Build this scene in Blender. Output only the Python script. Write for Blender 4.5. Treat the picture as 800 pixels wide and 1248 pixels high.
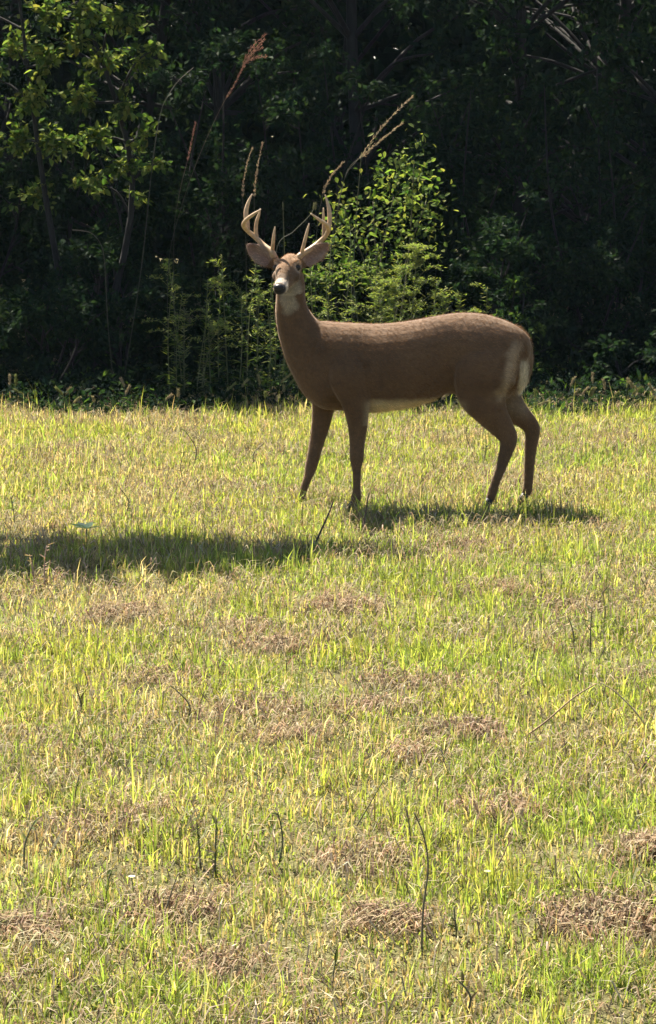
import bpy, math, random
import numpy as np
from mathutils import Vector

# ------------------------------------------------------------------ camera
for o in list(bpy.data.objects): bpy.data.objects.remove(o)
scene = bpy.context.scene
COL = scene.collection
CAM_D, CAM_H, PITCH, FPX = 14.0, 2.26, math.radians(9.29), 3220.0
cd = bpy.data.cameras.new('camera'); cam = bpy.data.objects.new('camera', cd); COL.objects.link(cam)
cam.location = (0, -CAM_D, CAM_H); cam.rotation_euler = (math.radians(90) - PITCH, 0, 0)
cd.sensor_fit = 'HORIZONTAL'; cd.sensor_width = 36; cd.lens = 36 * FPX / 800
cd.clip_start = 0.1; cd.clip_end = 2000
scene.camera = cam
# ------------------------------------------------------------------ sky, sun, exposure
SUN_EL, SUN_LEFT = math.radians(55), math.radians(36)      # sun stands behind the wood, left of straight ahead
sx, sy, sz = -math.sin(SUN_LEFT) * math.cos(SUN_EL), math.cos(SUN_LEFT) * math.cos(SUN_EL), math.sin(SUN_EL)
w = bpy.data.worlds.new('World'); scene.world = w; w.use_nodes = True
nt = w.node_tree; bg = nt.nodes['Background']
sky = nt.nodes.new('ShaderNodeTexSky'); sky.sky_type = 'NISHITA'; sky.sun_disc = False
sky.sun_elevation = SUN_EL; sky.sun_rotation = -SUN_LEFT
nt.links.new(sky.outputs[0], bg.inputs[0]); bg.inputs[1].default_value = 0.05
sl = bpy.data.lights.new('sun', 'SUN'); sl.energy = 5.0; sl.angle = math.radians(0.5); sl.color = (1, 0.93, 0.80)
so = bpy.data.objects.new('sun', sl); COL.objects.link(so)
so.rotation_euler = Vector((-sx, -sy, -sz)).to_track_quat('-Z', 'Y').to_euler()
vs = scene.view_settings; vs.view_transform = 'Standard'; vs.look = 'None'; vs.gamma = 1; vs.exposure = 2.0
vs.use_curve_mapping = False

RNG = np.random.default_rng(7); random.seed(7)

# ------------------------------------------------------------------ helpers
def ray(px, py):
    u, v = (px - 400) / FPX, (624 - py) / FPX
    c, s = math.cos(PITCH), math.sin(PITCH)
    return np.array([u, c + v * s, -s + v * c])
def P(px, py, Y=0.0):                      # point of the place at depth Y seen at photo position px, py
    d = ray(px, py); t = (Y + CAM_D) / d[1]
    return np.array([0, -CAM_D, CAM_H]) + d * t
def G(px, py):                             # ground point
    d = ray(px, py); t = -CAM_H / d[2]
    return np.array([0, -CAM_D, CAM_H]) + d * t
def pxm(Y=0.0): return (CAM_D + Y) / FPX * 1.003    # metres per photo pixel at depth Y

def hash2(ix, iy, seed):
    n = (ix.astype(np.int64) * 374761393 + iy.astype(np.int64) * 668265263 + seed * 1442695041) & 0x7fffffff
    n = ((n ^ (n >> 13)) * 1274126177) & 0x7fffffff
    return ((n ^ (n >> 16)) & 0xffff) / 65535.0
def noise2(x, y, seed=0):
    x = np.asarray(x, float); y = np.asarray(y, float)
    ix, iy = np.floor(x), np.floor(y); fx, fy = x - ix, y - iy
    fx = fx * fx * (3 - 2 * fx); fy = fy * fy * (3 - 2 * fy)
    a, b = hash2(ix, iy, seed), hash2(ix + 1, iy, seed); c, d = hash2(ix, iy + 1, seed), hash2(ix + 1, iy + 1, seed)
    return (a * (1 - fx) + b * fx) * (1 - fy) + (c * (1 - fx) + d * fx) * fy
def fbm(x, y, seed=0, o=3):
    r, a, s = 0, .5, 0
    for k in range(o):
        r = r + a * noise2(x * 2**k, y * 2**k, seed + k * 17); s += a; a *= .5
    return r / s
# worn, straw-covered patches of the field (photo position, radius m)
PATCH = [(410, 742, .2, .9), (345, 792, .14, .9), (150, 748, .17, .8), (300, 770, .13, .6), (735, 1135, .17, 1.), (20, 1140, .1, .8), (478, 1138, .12, .9),
         (265, 1185, .13, .7), (500, 838, .2, .6), (575, 903, .13, .8), (785, 1052, .12, .8), (605, 722, .25, .5), (440, 1060, .15, .6), (455, 870, .12, .8),
         (200, 830, .2, .55), (300, 880, .25, .45), (615, 1000, .16, .6), (120, 1010, .22, .45), (560, 670, .35, .35), (700, 740, .25, .4), (205, 1120, .2, .4), (495, 930, .12, .6), (355, 905, .15, .5), (790, 832, .1, .6)]
PW = [(G(a, b)[0], G(a, b)[1], r, s) for a, b, r, s in PATCH]
def ground_z(x, y):
    x = np.asarray(x, float); y = np.asarray(y, float)
    near = np.exp(-((x - .4)**2 + y**2) / 3.0)
    return (fbm(x * .6, y * .6, 3, 2) - .5) * .07 * (1 - near) + (fbm(x * 4, y * 4, 9, 2) - .5) * .035 * (1 - .6 * near) \
        + sum(q * .007 * np.exp(-(((x - a) / (c * .8))**2 + ((y - b) / (c * .8))**2)) for a, b, c, q in PW) * (.4 + 1.2 * noise2(x * 14, y * 14, 61))

def mesh_np(name, verts, loops, totals, cols=None, smooth=False):
    me = bpy.data.meshes.new(name)
    verts = np.asarray(verts, np.float32); loops = np.asarray(loops, np.int32); totals = np.asarray(totals, np.int32)
    me.vertices.add(len(verts)); me.vertices.foreach_set('co', verts.ravel())
    me.loops.add(len(loops)); me.loops.foreach_set('vertex_index', loops)
    starts = np.concatenate([[0], np.cumsum(totals)[:-1]]).astype(np.int32)
    me.polygons.add(len(totals)); me.polygons.foreach_set('loop_start', starts); me.polygons.foreach_set('loop_total', totals)
    me.polygons.foreach_set('use_smooth', np.full(len(totals), smooth))
    me.update(calc_edges=True)
    if cols is not None:
        a = me.color_attributes.new('tint', 'FLOAT_COLOR', 'POINT')
        c = np.ones((len(verts), 4), np.float32); cols = np.asarray(cols); c[:, :cols.shape[1]] = cols
        a.data.foreach_set('color', c.ravel())
    return me
def link(name, me, mat, parent=None, kind=None):
    o = bpy.data.objects.new(name, me); COL.objects.link(o)
    if me is not None and mat is not None: me.materials.append(mat)
    if parent is not None: o.parent = parent
    if kind: o['kind'] = kind
    return o
def thing(name, label, cat, loc=(0, 0, 0), group=None):
    o = bpy.data.objects.new(name, None); COL.objects.link(o); o.empty_display_size = .1
    o.location = loc; tag(o, label, cat, group); return o
def tag(o, label, cat=None, group=None, kind=None):
    o['label'] = label
    if cat: o['category'] = cat
    if group: o['group'] = group
    if kind: o['kind'] = kind
    return o

class Geo:                                  # collects verts/faces/colours of one part
    def __init__(s): s.v = []; s.l = []; s.t = []; s.c = []; s.n = 0
    def add(s, v, faces_l, tot, c):
        v = np.asarray(v, float); s.v.append(v); s.l.append(np.asarray(faces_l) + s.n); s.t.append(np.asarray(tot))
        c = np.asarray(c, float)
        s.c.append(np.broadcast_to(c, (len(v), 3)) if c.ndim == 1 else c); s.n += len(v)
    def mesh(s, name, off=(0, 0, 0), smooth=True):
        return mesh_np(name, np.concatenate(s.v) - np.array(off), np.concatenate(s.l), np.concatenate(s.t), np.concatenate(s.c), smooth)
def norm(a): return a / np.maximum(np.linalg.norm(a, axis=-1, keepdims=True), 1e-9)
def catmull(p, k):
    p = np.asarray(p, float); n = len(p); out = []
    for i in range(n - 1):
        p0, p1, p2, p3 = p[max(i - 1, 0)], p[i], p[i + 1], p[min(i + 2, n - 1)]
        for j in range(k):
            t = j / k
            out.append(.5 * ((2 * p1) + (-p0 + p2) * t + (2 * p0 - 5 * p1 + 4 * p2 - p3) * t * t + (-p0 + 3 * p1 - 3 * p2 + p3) * t**3))
    out.append(p[-1]); return np.array(out)
def tube(geo, pts, ra, rb=None, ref=(0, 1, 0), sides=8, col=(1, 1, 1), cap=True, tan=None):
    pts = np.asarray(pts, float); n = len(pts); ra = np.broadcast_to(np.asarray(ra, float), n)
    rb = ra if rb is None else np.broadcast_to(np.asarray(rb, float), n)
    T = norm(np.gradient(pts, axis=0)) if tan is None else np.broadcast_to(np.asarray(tan, float), (n, 3)); R = np.broadcast_to(np.asarray(ref, float), (n, 3))
    L = norm(R - T * np.sum(R * T, -1, keepdims=True)); U = np.cross(T, L)
    a = np.linspace(0, 2 * np.pi, sides, endpoint=False)
    V = pts[:, None] + U[:, None] * (np.cos(a)[None, :, None] * ra[:, None, None]) + L[:, None] * (np.sin(a)[None, :, None] * rb[:, None, None])
    i = np.arange(n - 1)[:, None] * sides; j = np.arange(sides)[None, :]; j2 = (j + 1) % sides
    q = np.stack([i + j, i + j2, i + sides + j2, i + sides + j], -1).reshape(-1)
    tot = [4] * ((n - 1) * sides); lo = list(q)
    if cap:
        lo += list(range(sides))[::-1] + list(range((n - 1) * sides, n * sides)); tot += [sides, sides]
    c = np.asarray(col, float)
    if c.ndim == 2: c = np.repeat(c, sides, 0)
    geo.add(V.reshape(-1, 3), lo, tot, c)

def leaves(geo, pos, d, nrm, length, width, col, fold=.18, kite=False):
    N = len(pos); d = norm(d); s = norm(np.cross(d, nrm)); u = np.cross(s, d)
    L = np.broadcast_to(np.asarray(length, float), N)[:, None]; Wd = np.broadcast_to(np.asarray(width, float), N)[:, None] * .5
    droop = -u * L * .10
    if kite:
        v = np.stack([pos, pos + d * L * .4 + s * Wd + u * Wd * fold, pos + d * L + droop, pos + d * L * .4 - s * Wd + u * Wd * fold], 1)
        f = np.array([0, 1, 2, 0, 2, 3]); k = 4; tot = np.full(2 * N, 3)
    else:
        v = np.stack([pos, pos + d * L * .28 + s * Wd * .9 + u * Wd * fold, pos + d * L * .65 + s * Wd * .8 + u * Wd * fold + droop * .4,
                      pos + d * L + droop, pos + d * L * .65 - s * Wd * .8 + u * Wd * fold + droop * .4, pos + d * L * .28 - s * Wd * .9 + u * Wd * fold], 1)
        f = np.array([0, 1, 2, 3, 0, 3, 4, 5]); k = 6; tot = np.full(2 * N, 4)
    lo = (np.arange(N)[:, None] * k + f[None]).ravel()
    c = np.asarray(col, float)
    if c.ndim == 1: c = np.broadcast_to(c, (N, 3))
    geo.add(v.reshape(-1, 3), lo, tot, np.repeat(c, k, 0))
def rdir(n): return norm(RNG.normal(size=(n, 3)))
def mixcol(cols, n, jitter=.18):
    cols = np.array(cols); i = RNG.integers(0, len(cols), n)
    return cols[i] * (1 + RNG.normal(0, jitter, (n, 1)).clip(-.5, .8)) * (1 + RNG.normal(0, .05, (n, 3)))

# ------------------------------------------------------------------ materials (all procedural)
def new_mat(name):
    m = bpy.data.materials.new(name); m.use_nodes = True; n = m.node_tree.nodes; n.clear()
    return m, n, m.node_tree.links, n.new('ShaderNodeOutputMaterial')
def leaf_mat(name, translucent=.42, gloss=.06, rough=.4, tcol=(1.0, 1.05, .55), scale=60, boost=1.35):
    m, n, l, out = new_mat(name)
    at = n.new('ShaderNodeAttribute'); at.attribute_name = 'tint'
    tc = n.new('ShaderNodeTexCoord'); nz = n.new('ShaderNodeTexNoise'); nz.inputs['Scale'].default_value = scale
    l.new(tc.outputs['Object'], nz.inputs['Vector'])
    mr = n.new('ShaderNodeMapRange'); mr.inputs[3].default_value = .72; mr.inputs[4].default_value = 1.28
    l.new(nz.outputs[0], mr.inputs[0])
    mul = n.new('ShaderNodeVectorMath'); mul.operation = 'SCALE'; l.new(at.outputs['Color'], mul.inputs[0]); l.new(mr.outputs[0], mul.inputs['Scale'])
    df = n.new('ShaderNodeBsdfDiffuse'); l.new(mul.outputs[0], df.inputs[0])
    tr = n.new('ShaderNodeBsdfTranslucent')
    tm = n.new('ShaderNodeVectorMath'); tm.operation = 'MULTIPLY'; l.new(mul.outputs[0], tm.inputs[0]); tm.inputs[1].default_value = [c * boost for c in tcol]
    l.new(tm.outputs[0], tr.inputs[0])
    mx = n.new('ShaderNodeMixShader'); mx.inputs[0].default_value = translucent; l.new(df.outputs[0], mx.inputs[1]); l.new(tr.outputs[0], mx.inputs[2])
    gl = n.new('ShaderNodeBsdfGlossy'); gl.inputs['Roughness'].default_value = rough; gl.inputs[0].default_value = (.9, .9, .85, 1)
    m2 = n.new('ShaderNodeMixShader'); m2.inputs[0].default_value = gloss; l.new(mx.outputs[0], m2.inputs[1]); l.new(gl.outputs[0], m2.inputs[2])
    l.new(m2.outputs[0], out.inputs[0]); return m
def solid_mat(name, rough=.8, scale=40, bump=.3, lo=.7, hi=1.3, dist=.01, sheen=0.0, spec=.3, stretch=(1, 1, 1)):
    m, n, l, out = new_mat(name); b = n.new('ShaderNodeBsdfPrincipled')
    at = n.new('ShaderNodeAttribute'); at.attribute_name = 'tint'
    tc = n.new('ShaderNodeTexCoord'); mp = n.new('ShaderNodeMapping'); mp.inputs['Scale'].default_value = stretch
    nz = n.new('ShaderNodeTexNoise'); nz.inputs['Scale'].default_value = scale; nz.inputs['Detail'].default_value = 5
    l.new(tc.outputs['Object'], mp.inputs[0]); l.new(mp.outputs[0], nz.inputs['Vector'])
    mr = n.new('ShaderNodeMapRange'); mr.inputs[1].default_value = .3; mr.inputs[2].default_value = .7
    mr.inputs[3].default_value = lo; mr.inputs[4].default_value = hi; l.new(nz.outputs[0], mr.inputs[0])
    mul = n.new('ShaderNodeVectorMath'); mul.operation = 'SCALE'; l.new(at.outputs['Color'], mul.inputs[0]); l.new(mr.outputs[0], mul.inputs['Scale'])
    l.new(mul.outputs[0], b.inputs['Base Color']); b.inputs['Roughness'].default_value = rough
    b.inputs['Specular IOR Level'].default_value = spec
    if sheen:
        b.inputs['Sheen Weight'].default_value = sheen; b.inputs['Sheen Roughness'].default_value = .45; b.inputs['Sheen Tint'].default_value = (1, .8, .62, 1)
    bp = n.new('ShaderNodeBump'); bp.inputs['Strength'].default_value = bump; bp.inputs['Distance'].default_value = dist
    l.new(nz.outputs[0], bp.inputs['Height']); l.new(bp.outputs[0], b.inputs['Normal']); l.new(b.outputs[0], out.inputs[0]); return m

M_GRASS = leaf_mat('grass_blades', .5, .012, .5, (1.1, 1.05, .55), boost=1.7)
M_STRAW = leaf_mat('dry_straw', .3, .004, .6, (1, .95, .8), boost=1.2)
M_LEAF = leaf_mat('broad_leaf', .42, .004, .5)
M_WEED = leaf_mat('weed_leaf', .42, .01, .5)
M_BARK = solid_mat('bark', .9, 25, .6, .6, 1.4, .02, stretch=(1, 1, .25))
M_STEM = solid_mat('dry_stem', .75, 60, .2)
M_COAT = solid_mat('deer_coat', .85, 55, .35, .82, 1.18, .006, sheen=.35, spec=.15, stretch=(.7, 1, 1))
M_FUR = leaf_mat('deer_hair', .4, .0, .4, (1, .92, .82), boost=1.35)
M_ANTLER = solid_mat('antler_bone', .5, 45, .35, .7, 1.25, .004, spec=.4)
M_HOOF = solid_mat('hoof_horn', .5, 50, .2)
M_WET = solid_mat('wet_dark', .36, 120, .2, .8, 1.2, .001, spec=.3)

def ground_mat():
    m, n, l, out = new_mat('field_soil'); b = n.new('ShaderNodeBsdfPrincipled'); tc = n.new('ShaderNodeTexCoord')
    nz = n.new('ShaderNodeTexNoise'); nz.inputs['Scale'].default_value = 1.4; nz.inputs['Detail'].default_value = 8; l.new(tc.outputs['Object'], nz.inputs['Vector'])
    r = n.new('ShaderNodeValToRGB'); l.new(nz.outputs[0], r.inputs[0])
    r.color_ramp.elements[0].position = .35; r.color_ramp.elements[0].color = (.10, .09, .04, 1)
    r.color_ramp.elements[1].position = .65; r.color_ramp.elements[1].color = (.17, .165, .06, 1)
    e = r.color_ramp.elements.new(.5); e.color = (.155, .14, .065, 1)
    n2 = n.new('ShaderNodeTexNoise'); n2.inputs['Scale'].default_value = 70; n2.inputs['Detail'].default_value = 6; l.new(tc.outputs['Object'], n2.inputs['Vector'])
    mx = n.new('ShaderNodeMix'); mx.data_type = 'RGBA'; mx.blend_type = 'MULTIPLY'; mx.inputs[0].default_value = .7
    r2 = n.new('ShaderNodeValToRGB'); l.new(n2.outputs[0], r2.inputs[0]); r2.color_ramp.elements[0].position = .3; r2.color_ramp.elements[0].color = (.35, .33, .3, 1); r2.color_ramp.elements[1].position = .7
    l.new(r.outputs[0], mx.inputs[6]); l.new(r2.outputs[0], mx.inputs[7]); l.new(mx.outputs[2], b.inputs['Base Color'])
    b.inputs['Roughness'].default_value = .95; b.inputs['Specular IOR Level'].default_value = .1
    bp = n.new('ShaderNodeBump'); bp.inputs['Strength'].default_value = .8; bp.inputs['Distance'].default_value = .03
    l.new(n2.outputs[0], bp.inputs['Height']); l.new(bp.outputs[0], b.inputs['Normal']); l.new(b.outputs[0], out.inputs[0]); return m

# ------------------------------------------------------------------ ground: one sheet out to the horizon
def build_ground():
    far = np.array([10, 14, 20, 30, 50, 90, 160, 300, 600.])
    xs = np.concatenate([-far[::-1], np.arange(-8, 8.01, .1), far]); ys = np.concatenate([-far[::-1] - 4, np.arange(-12, 8.01, .1), far + 2])
    X, Y = np.meshgrid(xs, ys); Z = ground_z(X, Y)
    Z = np.where((abs(X) > 8.5) | (Y > 8.5) | (Y < -12.5), -.03, Z)
    nx, ny = len(xs), len(ys); i = (np.arange(ny - 1)[:, None] * nx + np.arange(nx - 1)[None]).ravel()
    lo = np.stack([i, i + 1, i + nx + 1, i + nx], -1).ravel()
    me = mesh_np('ground', np.stack([X, Y, Z], -1).reshape(-1, 3), lo, np.full(len(i), 4), smooth=True)
    o = link('ground', me, ground_mat(), kind='structure'); o['label'] = 'rough field soil under the short grass'
build_ground()

def bare(x, y):
    b = np.zeros_like(x); n = fbm(x * 9, y * 9, 40, 2) - .5
    for cx, cy, r, s in PW:
        d = np.sqrt((x - cx)**2 + (y - cy)**2) / r + n * .9
        b = np.maximum(b, s * np.clip(1.35 - d, 0, 1))
    return b
def scatter(n, margin, y0, y1):
    y = y0 + (y1 - y0) * RNG.uniform(0, 1, n)**1.3; d = y + CAM_D
    half = 400 / FPX * d + margin * (.45 + .04 * d)
    keep = RNG.uniform(0, half.max(), n) < half
    y = y[keep]; half = half[keep]; return RNG.uniform(-1, 1, len(y)) * half, y
def blades(x, y, length, lean, width, col, az=None, z0=0.0):
    n = len(x); az = RNG.uniform(0, 2 * np.pi, n) if az is None else az
    base = np.stack([x, y, ground_z(x, y) - .004 + z0], -1)
    h = np.stack([np.cos(az), np.sin(az), np.zeros(n)], -1); up = np.array([0, 0, 1.])
    fa = az + np.pi / 2 + RNG.normal(0, .6, n); s = np.stack([np.cos(fa), np.sin(fa), np.zeros(n)], -1) * (width * .5)[:, None]
    l1 = lean * .45; L = length[:, None]
    m = base + L * .55 * (h * np.sin(l1)[:, None] + up * np.cos(l1)[:, None])
    t = m + L * .45 * (h * np.sin(lean * 1.35)[:, None] + up * np.cos(lean * 1.35)[:, None])
    v = np.stack([base - s * .8, base + s * .8, m + s, m - s, t], 1).reshape(-1, 3)
    lo = (np.arange(n)[:, None] * 5 + np.array([0, 1, 2, 3, 3, 2, 4])[None]).ravel()
    return v, lo, np.tile([4, 3], n), np.repeat(col, 5, 0)

GREEN = [(.17, .225, .05), (.20, .25, .06), (.225, .25, .075), (.13, .18, .045)]
DRY = [(.33, .275, .165), (.27, .215, .13), (.38, .325, .22), (.2, .15, .095)]
def build_grass():
    g = Geo()
    # upright green and half-dry blades in tufts
    n = 560000
    x, y = scatter(n, .9, -8.6, 5.0); x, y = (lambda e: (x[e], y[e]))(y < 4.2 + (fbm(x * 1.7, y * .5, 88, 3) - .5) * 1.5)
    # gather blades into tufts
    cell = .045 + .0 * x; tx = (np.floor(x / cell) + .5 + .7 * (hash2(np.floor(x / cell), np.floor(y / cell), 5) - .5)) * cell
    ty = (np.floor(y / cell) + .5 + .7 * (hash2(np.floor(x / cell), np.floor(y / cell), 6) - .5)) * cell
    pull = RNG.uniform(.0, .75, len(x)); x = x + (tx - x) * pull; y = y + (ty - y) * pull
    b = bare(x, y); f1 = fbm(x * 1.1, y * 1.1, 21, 3); f2 = fbm(x * 3.2, y * 3.2, 31, 3); f3 = fbm(x * 11, y * 11, 51, 2)
    dens = np.clip(.52 + (f2 - .5) * 1.5 + (f3 - .5) * 1.3, .12, 1) * (1 - .8 * b)
    k = RNG.uniform(0, 1, len(x)) < dens; x, y, b, f1, f2, f3 = x[k], y[k], b[k], f1[k], f2[k], f3[k]
    d = y + CAM_D
    green = np.clip(.82 + (f1 - .5) * 1.5 + (f2 - .5) * .9 + .10 * np.clip(x * .8 + .1, -1, 1.2) - .5 * b - .12 * (y > 3.4), .1, .97)
    isg = RNG.uniform(0, 1, len(x)) < green
    hs = hash2(np.floor(tx[k] / .045), np.floor(ty[k] / .045), 12); isg = np.where(hs < .2, isg & (RNG.uniform(0, 1, len(x)) < .3), isg)
    col = np.where(isg[:, None], mixcol(GREEN, len(x)), mixcol(DRY, len(x))) * (.68 + .6 * hash2(np.floor(tx[k] / .045), np.floor(ty[k] / .045), 14))[:, None]
    yel = np.clip((fbm(x * 2, y * 2, 77, 2) - .35) * 1.8, 0, 1)[:, None]
    col = np.where(isg[:, None], col * (1 + yel * np.array([.38, .16, .1])), col)
    L = RNG.lognormal(0, .38, len(x)) * .8 * (.024 + .062 * f3**1.5 + .034 * f2) * (.75 + .5 * hash2(np.floor(tx[k] / .045), np.floor(ty[k] / .045), 15)) * np.where(isg, 1, .9)
    L = L * (1 + 1.0 * np.clip((y - 3.6) / 1.2, 0, 1) * RNG.uniform(0, 1, len(x)))
    lean = np.abs(RNG.normal(.42, .5, len(x))) * np.where(isg, 1, 1.5)
    wd = RNG.uniform(.0024, .0058, len(x)) * (.66 + .03 * d)
    g.add(*blades(x, y, L, lean.clip(0, 1.5), wd, col))
    # short fine growth close to the ground
    x, y = scatter(480000, .8, -8.6, 4.9); b = bare(x, y); f1 = fbm(x * 1.1, y * 1.1, 21, 3); f2 = fbm(x * 3.2, y * 3.2, 31, 3)
    k = RNG.uniform(0, 1, len(x)) < np.clip(.75 + (f2 - .5) * .9, .2, 1) * (1 - .9 * b); x, y, f1, f2 = x[k], y[k], f1[k], f2[k]
    isg = RNG.uniform(0, 1, len(x)) < np.clip(.74 + (f1 - .5) * 1.5 + (f2 - .5), .1, .95)
    col = np.where(isg[:, None], mixcol(GREEN, len(x)) * .9, mixcol(DRY, len(x)) * .95)
    g.add(*blades(x, y, RNG.uniform(.014, .04, len(x)), np.abs(RNG.normal(.6, .5, len(x))).clip(0, 1.5), RNG.uniform(.003, .0065, len(x)), col))
    o = tag(link('grass', g.mesh('grass', smooth=False), M_GRASS), 'short backlit green field grass all over the meadow', 'grass', kind='stuff')
    # lying straw and thatch
    g = Geo(); x, y = scatter(270000, .9, -8.6, 5.2); b = bare(x, y); f2 = fbm(x * 2.1, y * 2.1, 131, 3)
    k = RNG.uniform(0, 1, len(x)) < np.clip(.26 + (f2 - .5) * 1.4 + .9 * b, .08, 1); x, y, b = x[k], y[k], b[k]
    L = RNG.uniform(.04, .14, len(x)) * (1 - .35 * b); lean = RNG.uniform(1.0, 1.75, len(x))
    brown = np.array([(.30, .20, .125), (.24, .155, .10), (.40, .29, .19)])
    col = np.where((RNG.uniform(0, 1, len(x)) < .75 * b + .12)[:, None], mixcol(brown, len(x)), mixcol(DRY, len(x)))
    g.add(*blades(x, y, L, lean, RNG.uniform(.0028, .0055, len(x)), col, z0=RNG.uniform(.004, .03, len(x)) * (1 - .5 * b)))
    for cx, cy, rr, q in PW:                      # matted dead grass of the worn patches
        m = int(11000 * rr * rr * (1.5 if q > .7 else .4) * (1 + (cy < -5)) + 60); an = RNG.uniform(0, 2 * np.pi, m); ra = rr * RNG.uniform(0, 1, m)**.75 * (.45 + 1.3 * noise2(np.cos(an) * 2.5 + cx * 9, np.sin(an) * 2.5 + cy * 9, 4))
        px_, py_ = cx + ra * np.cos(an) * 1.15, cy + ra * np.sin(an) * .9; az = RNG.normal(RNG.uniform(0, 3), .8, m)
        g.add(*blades(px_, py_, RNG.uniform(.04, .11, m), RNG.uniform(1.2, 1.75, m), RNG.uniform(.003, .006, m), mixcol([(.38, .285, .185), (.28, .2, .13), (.44, .345, .23), (.18, .125, .08), (.3, .26, .14)], m), az=az, z0=RNG.uniform(.003, .012, m)))
    tag(link('straw', g.mesh('straw', smooth=False), M_STRAW), 'dry fallen straw and thatch between the grass', 'straw', kind='stuff')
build_grass()

# ------------------------------------------------------------------ the buck
def build_deer():
    g = Geo(); u = pxm()
    # torso: photo x, top, bottom, half width
    T = [(646, 412, 440, .05), (637, 402, 462, .10), (622, 393, 484, .145), (602, 385.5, 492, .165), (582, 381.5, 490, .172), (562, 381, 483, .155), (545, 382.5, 480, .142),
         (520, 387, 491, .165), (490, 392, 498.5, .188), (460, 394.5, 502, .19), (435, 393.5, 501.5, .168), (412, 392.5, 500, .165), (396, 391, 499, .148), (382, 393, 492, .12), (368, 404, 478, .09), (356, 420, 456, .05)]
    pts, ra, rb = [], [], []
    for x, a, b, hw in T:
        A, B = P(x, a), P(x, b); pts.append((A + B) / 2); ra.append(np.linalg.norm(A - B) / 2); rb.append(hw)
    S = catmull(np.c_[pts, ra, rb], 4); tube(g, S[:, :3], S[:, 3], S[:, 4], sides=28, tan=(-1, 0, 0))
    def limb(rows, sides=16, k=4):
        a = np.array([[*P(x, y, Y), r * pxm(Y), l] for x, y, Y, r, l in rows]); s = catmull(a, k)
        tube(g, s[:, :3], s[:, 3], s[:, 4], sides=sides); return a
    # neck
    limb([(425, 446, 0, 46, .13), (400, 440, 0, 46, .125), (381, 425, 0, 38, .115), (366, 405, -.01, 27.5, .096), (357, 384, -.02, 21.5, .082), (354.5, 365, -.03, 18.2, .073), (355, 348, -.035, 17, .07), (356, 332, -.035, 14, .062)], 20)
    # legs
    legs = []
    legs.append(limb([(412, 421, -.05, 14, .045), (416, 428, -.085, 18, .055), (420, 440, -.118, 22, .056), (426, 460, -.138, 26, .062), (433, 490, -.125, 17.5, .05), (436, 515, -.11, 13, .04), (435.5, 540, -.105, 9.5, .031), (435, 559, -.10, 8.8, .03), (435, 573, -.10, 5.6, .021), (435, 597, -.10, 5.1, .019), (434.5, 606, -.10, 6.6, .024), (432.5, 614, -.10, 5.3, .021)]))
    legs.append(limb([(398, 450, .09, 26, .05), (396, 478, .10, 19, .052), (394, 498, .10, 14, .045), (390.5, 520, .10, 11.5, .037), (384.5, 546, .085, 8.8, .031), (379.5, 568, .07, 7.8, .029), (376, 580, .06, 5.6, .021), (369.5, 598, .045, 5, .02), (366.5, 606, .04, 6.2, .023), (364, 612.5, .035, 5.2, .021)]))
    legs.append(limb([(605, 413, -.03, 12, .05), (604, 422, -.06, 24, .075), (601, 438, -.098, 34, .086), (592, 456, -.122, 39, .09), (589, 480, -.11, 32, .075), (600, 504, -.115, 20.5, .058), (613, 522, -.11, 14.5, .043), (620, 535, -.11, 11.5, .036), (617.5, 549, -.11, 9, .029), (611.5, 568, -.11, 6.8, .025), (604, 588, -.11, 5.6, .021), (600.5, 600, -.11, 6.2, .023), (597.5, 609, -.11, 5.3, .021)]))
    legs.append(limb([(608, 430, .085, 36, .08), (611, 462, .10, 28, .08), (616, 484, .11, 20, .062), (630, 502, .11, 15, .046), (643, 514, .11, 11.5, .036), (649, 524, .11, 10, .032), (647.5, 542, .11, 8, .027), (645.5, 568, .11, 6.5, .023), (644, 590, .11, 6, .021), (643, 597, .11, 6.4, .023), (641, 603, .11, 5.5, .021)]))
    # tail
    limb([(616, 408, 0, 9, .03), (630, 410, 0, 9, .035), (639.5, 420, 0, 8.5, .045), (642.5, 437, 0, 8, .05), (640.5, 454, 0, 7.5, .045), (636.5, 468, 0, 5, .03), (632, 478, 0, 1.5, .01)], 12)
    # head
    poll, nose = P(353.5, 323, -.03), P(339, 351, -.285)
    ax = norm(nose - poll); HL = np.linalg.norm(nose - poll)
    lat = norm(np.cross(ax, np.array([0, 0, 1.]))); lat = lat if lat[0] > 0 else -lat
    lat = norm(lat + .0 * ax); up = np.cross(lat, ax); up = up if up[2] > 0 else -up
    H = [(-.075, .035, .035, -.03), (-.05, .052, .058, -.02), (-.01, .06, .07, -.012), (.035, .064, .074, -.010), (.075, .066, .070, -.012), (.11, .058, .062, -.014), (.15, .046, .053, -.018), (.19, .039, .045, -.02), (.23, .036, .039, -.02), (.262, .034, .034, -.018), (.283, .027, .026, -.014), (.293, .012, .013, -.012)]
    k = HL / .293; a = np.array([[*(poll + ax * t * k + up * c), hh, ww] for t, ww, hh, c in H]); s = catmull(a, 3)
    tube(g, s[:, :3], s[:, 3], s[:, 4], ref=lat, sides=20)
    def hp(t, l, v): return poll + ax * t * k + lat * l + up * v
    def ball(c, r, sc=(1, 1, 1)):
        th = np.linspace(.02, np.pi - .02, 8); pt = np.asarray(c) + np.array([0, 0, 1]) * (-np.cos(th) * r)[:, None]
        tube(g, pt, np.sin(th) * r, sides=10, ref=(0, 1, 0))
    for sgn in (-1, 1):
        ball(hp(.05, sgn * .052, .04), .021)       # brow
        ball(hp(.095, sgn * .047, -.02), .03)      # cheek
        ball(P(335, 315, -.02) if sgn < 0 else P(363.5, 316, -.02), .02)        # pedicle
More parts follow.
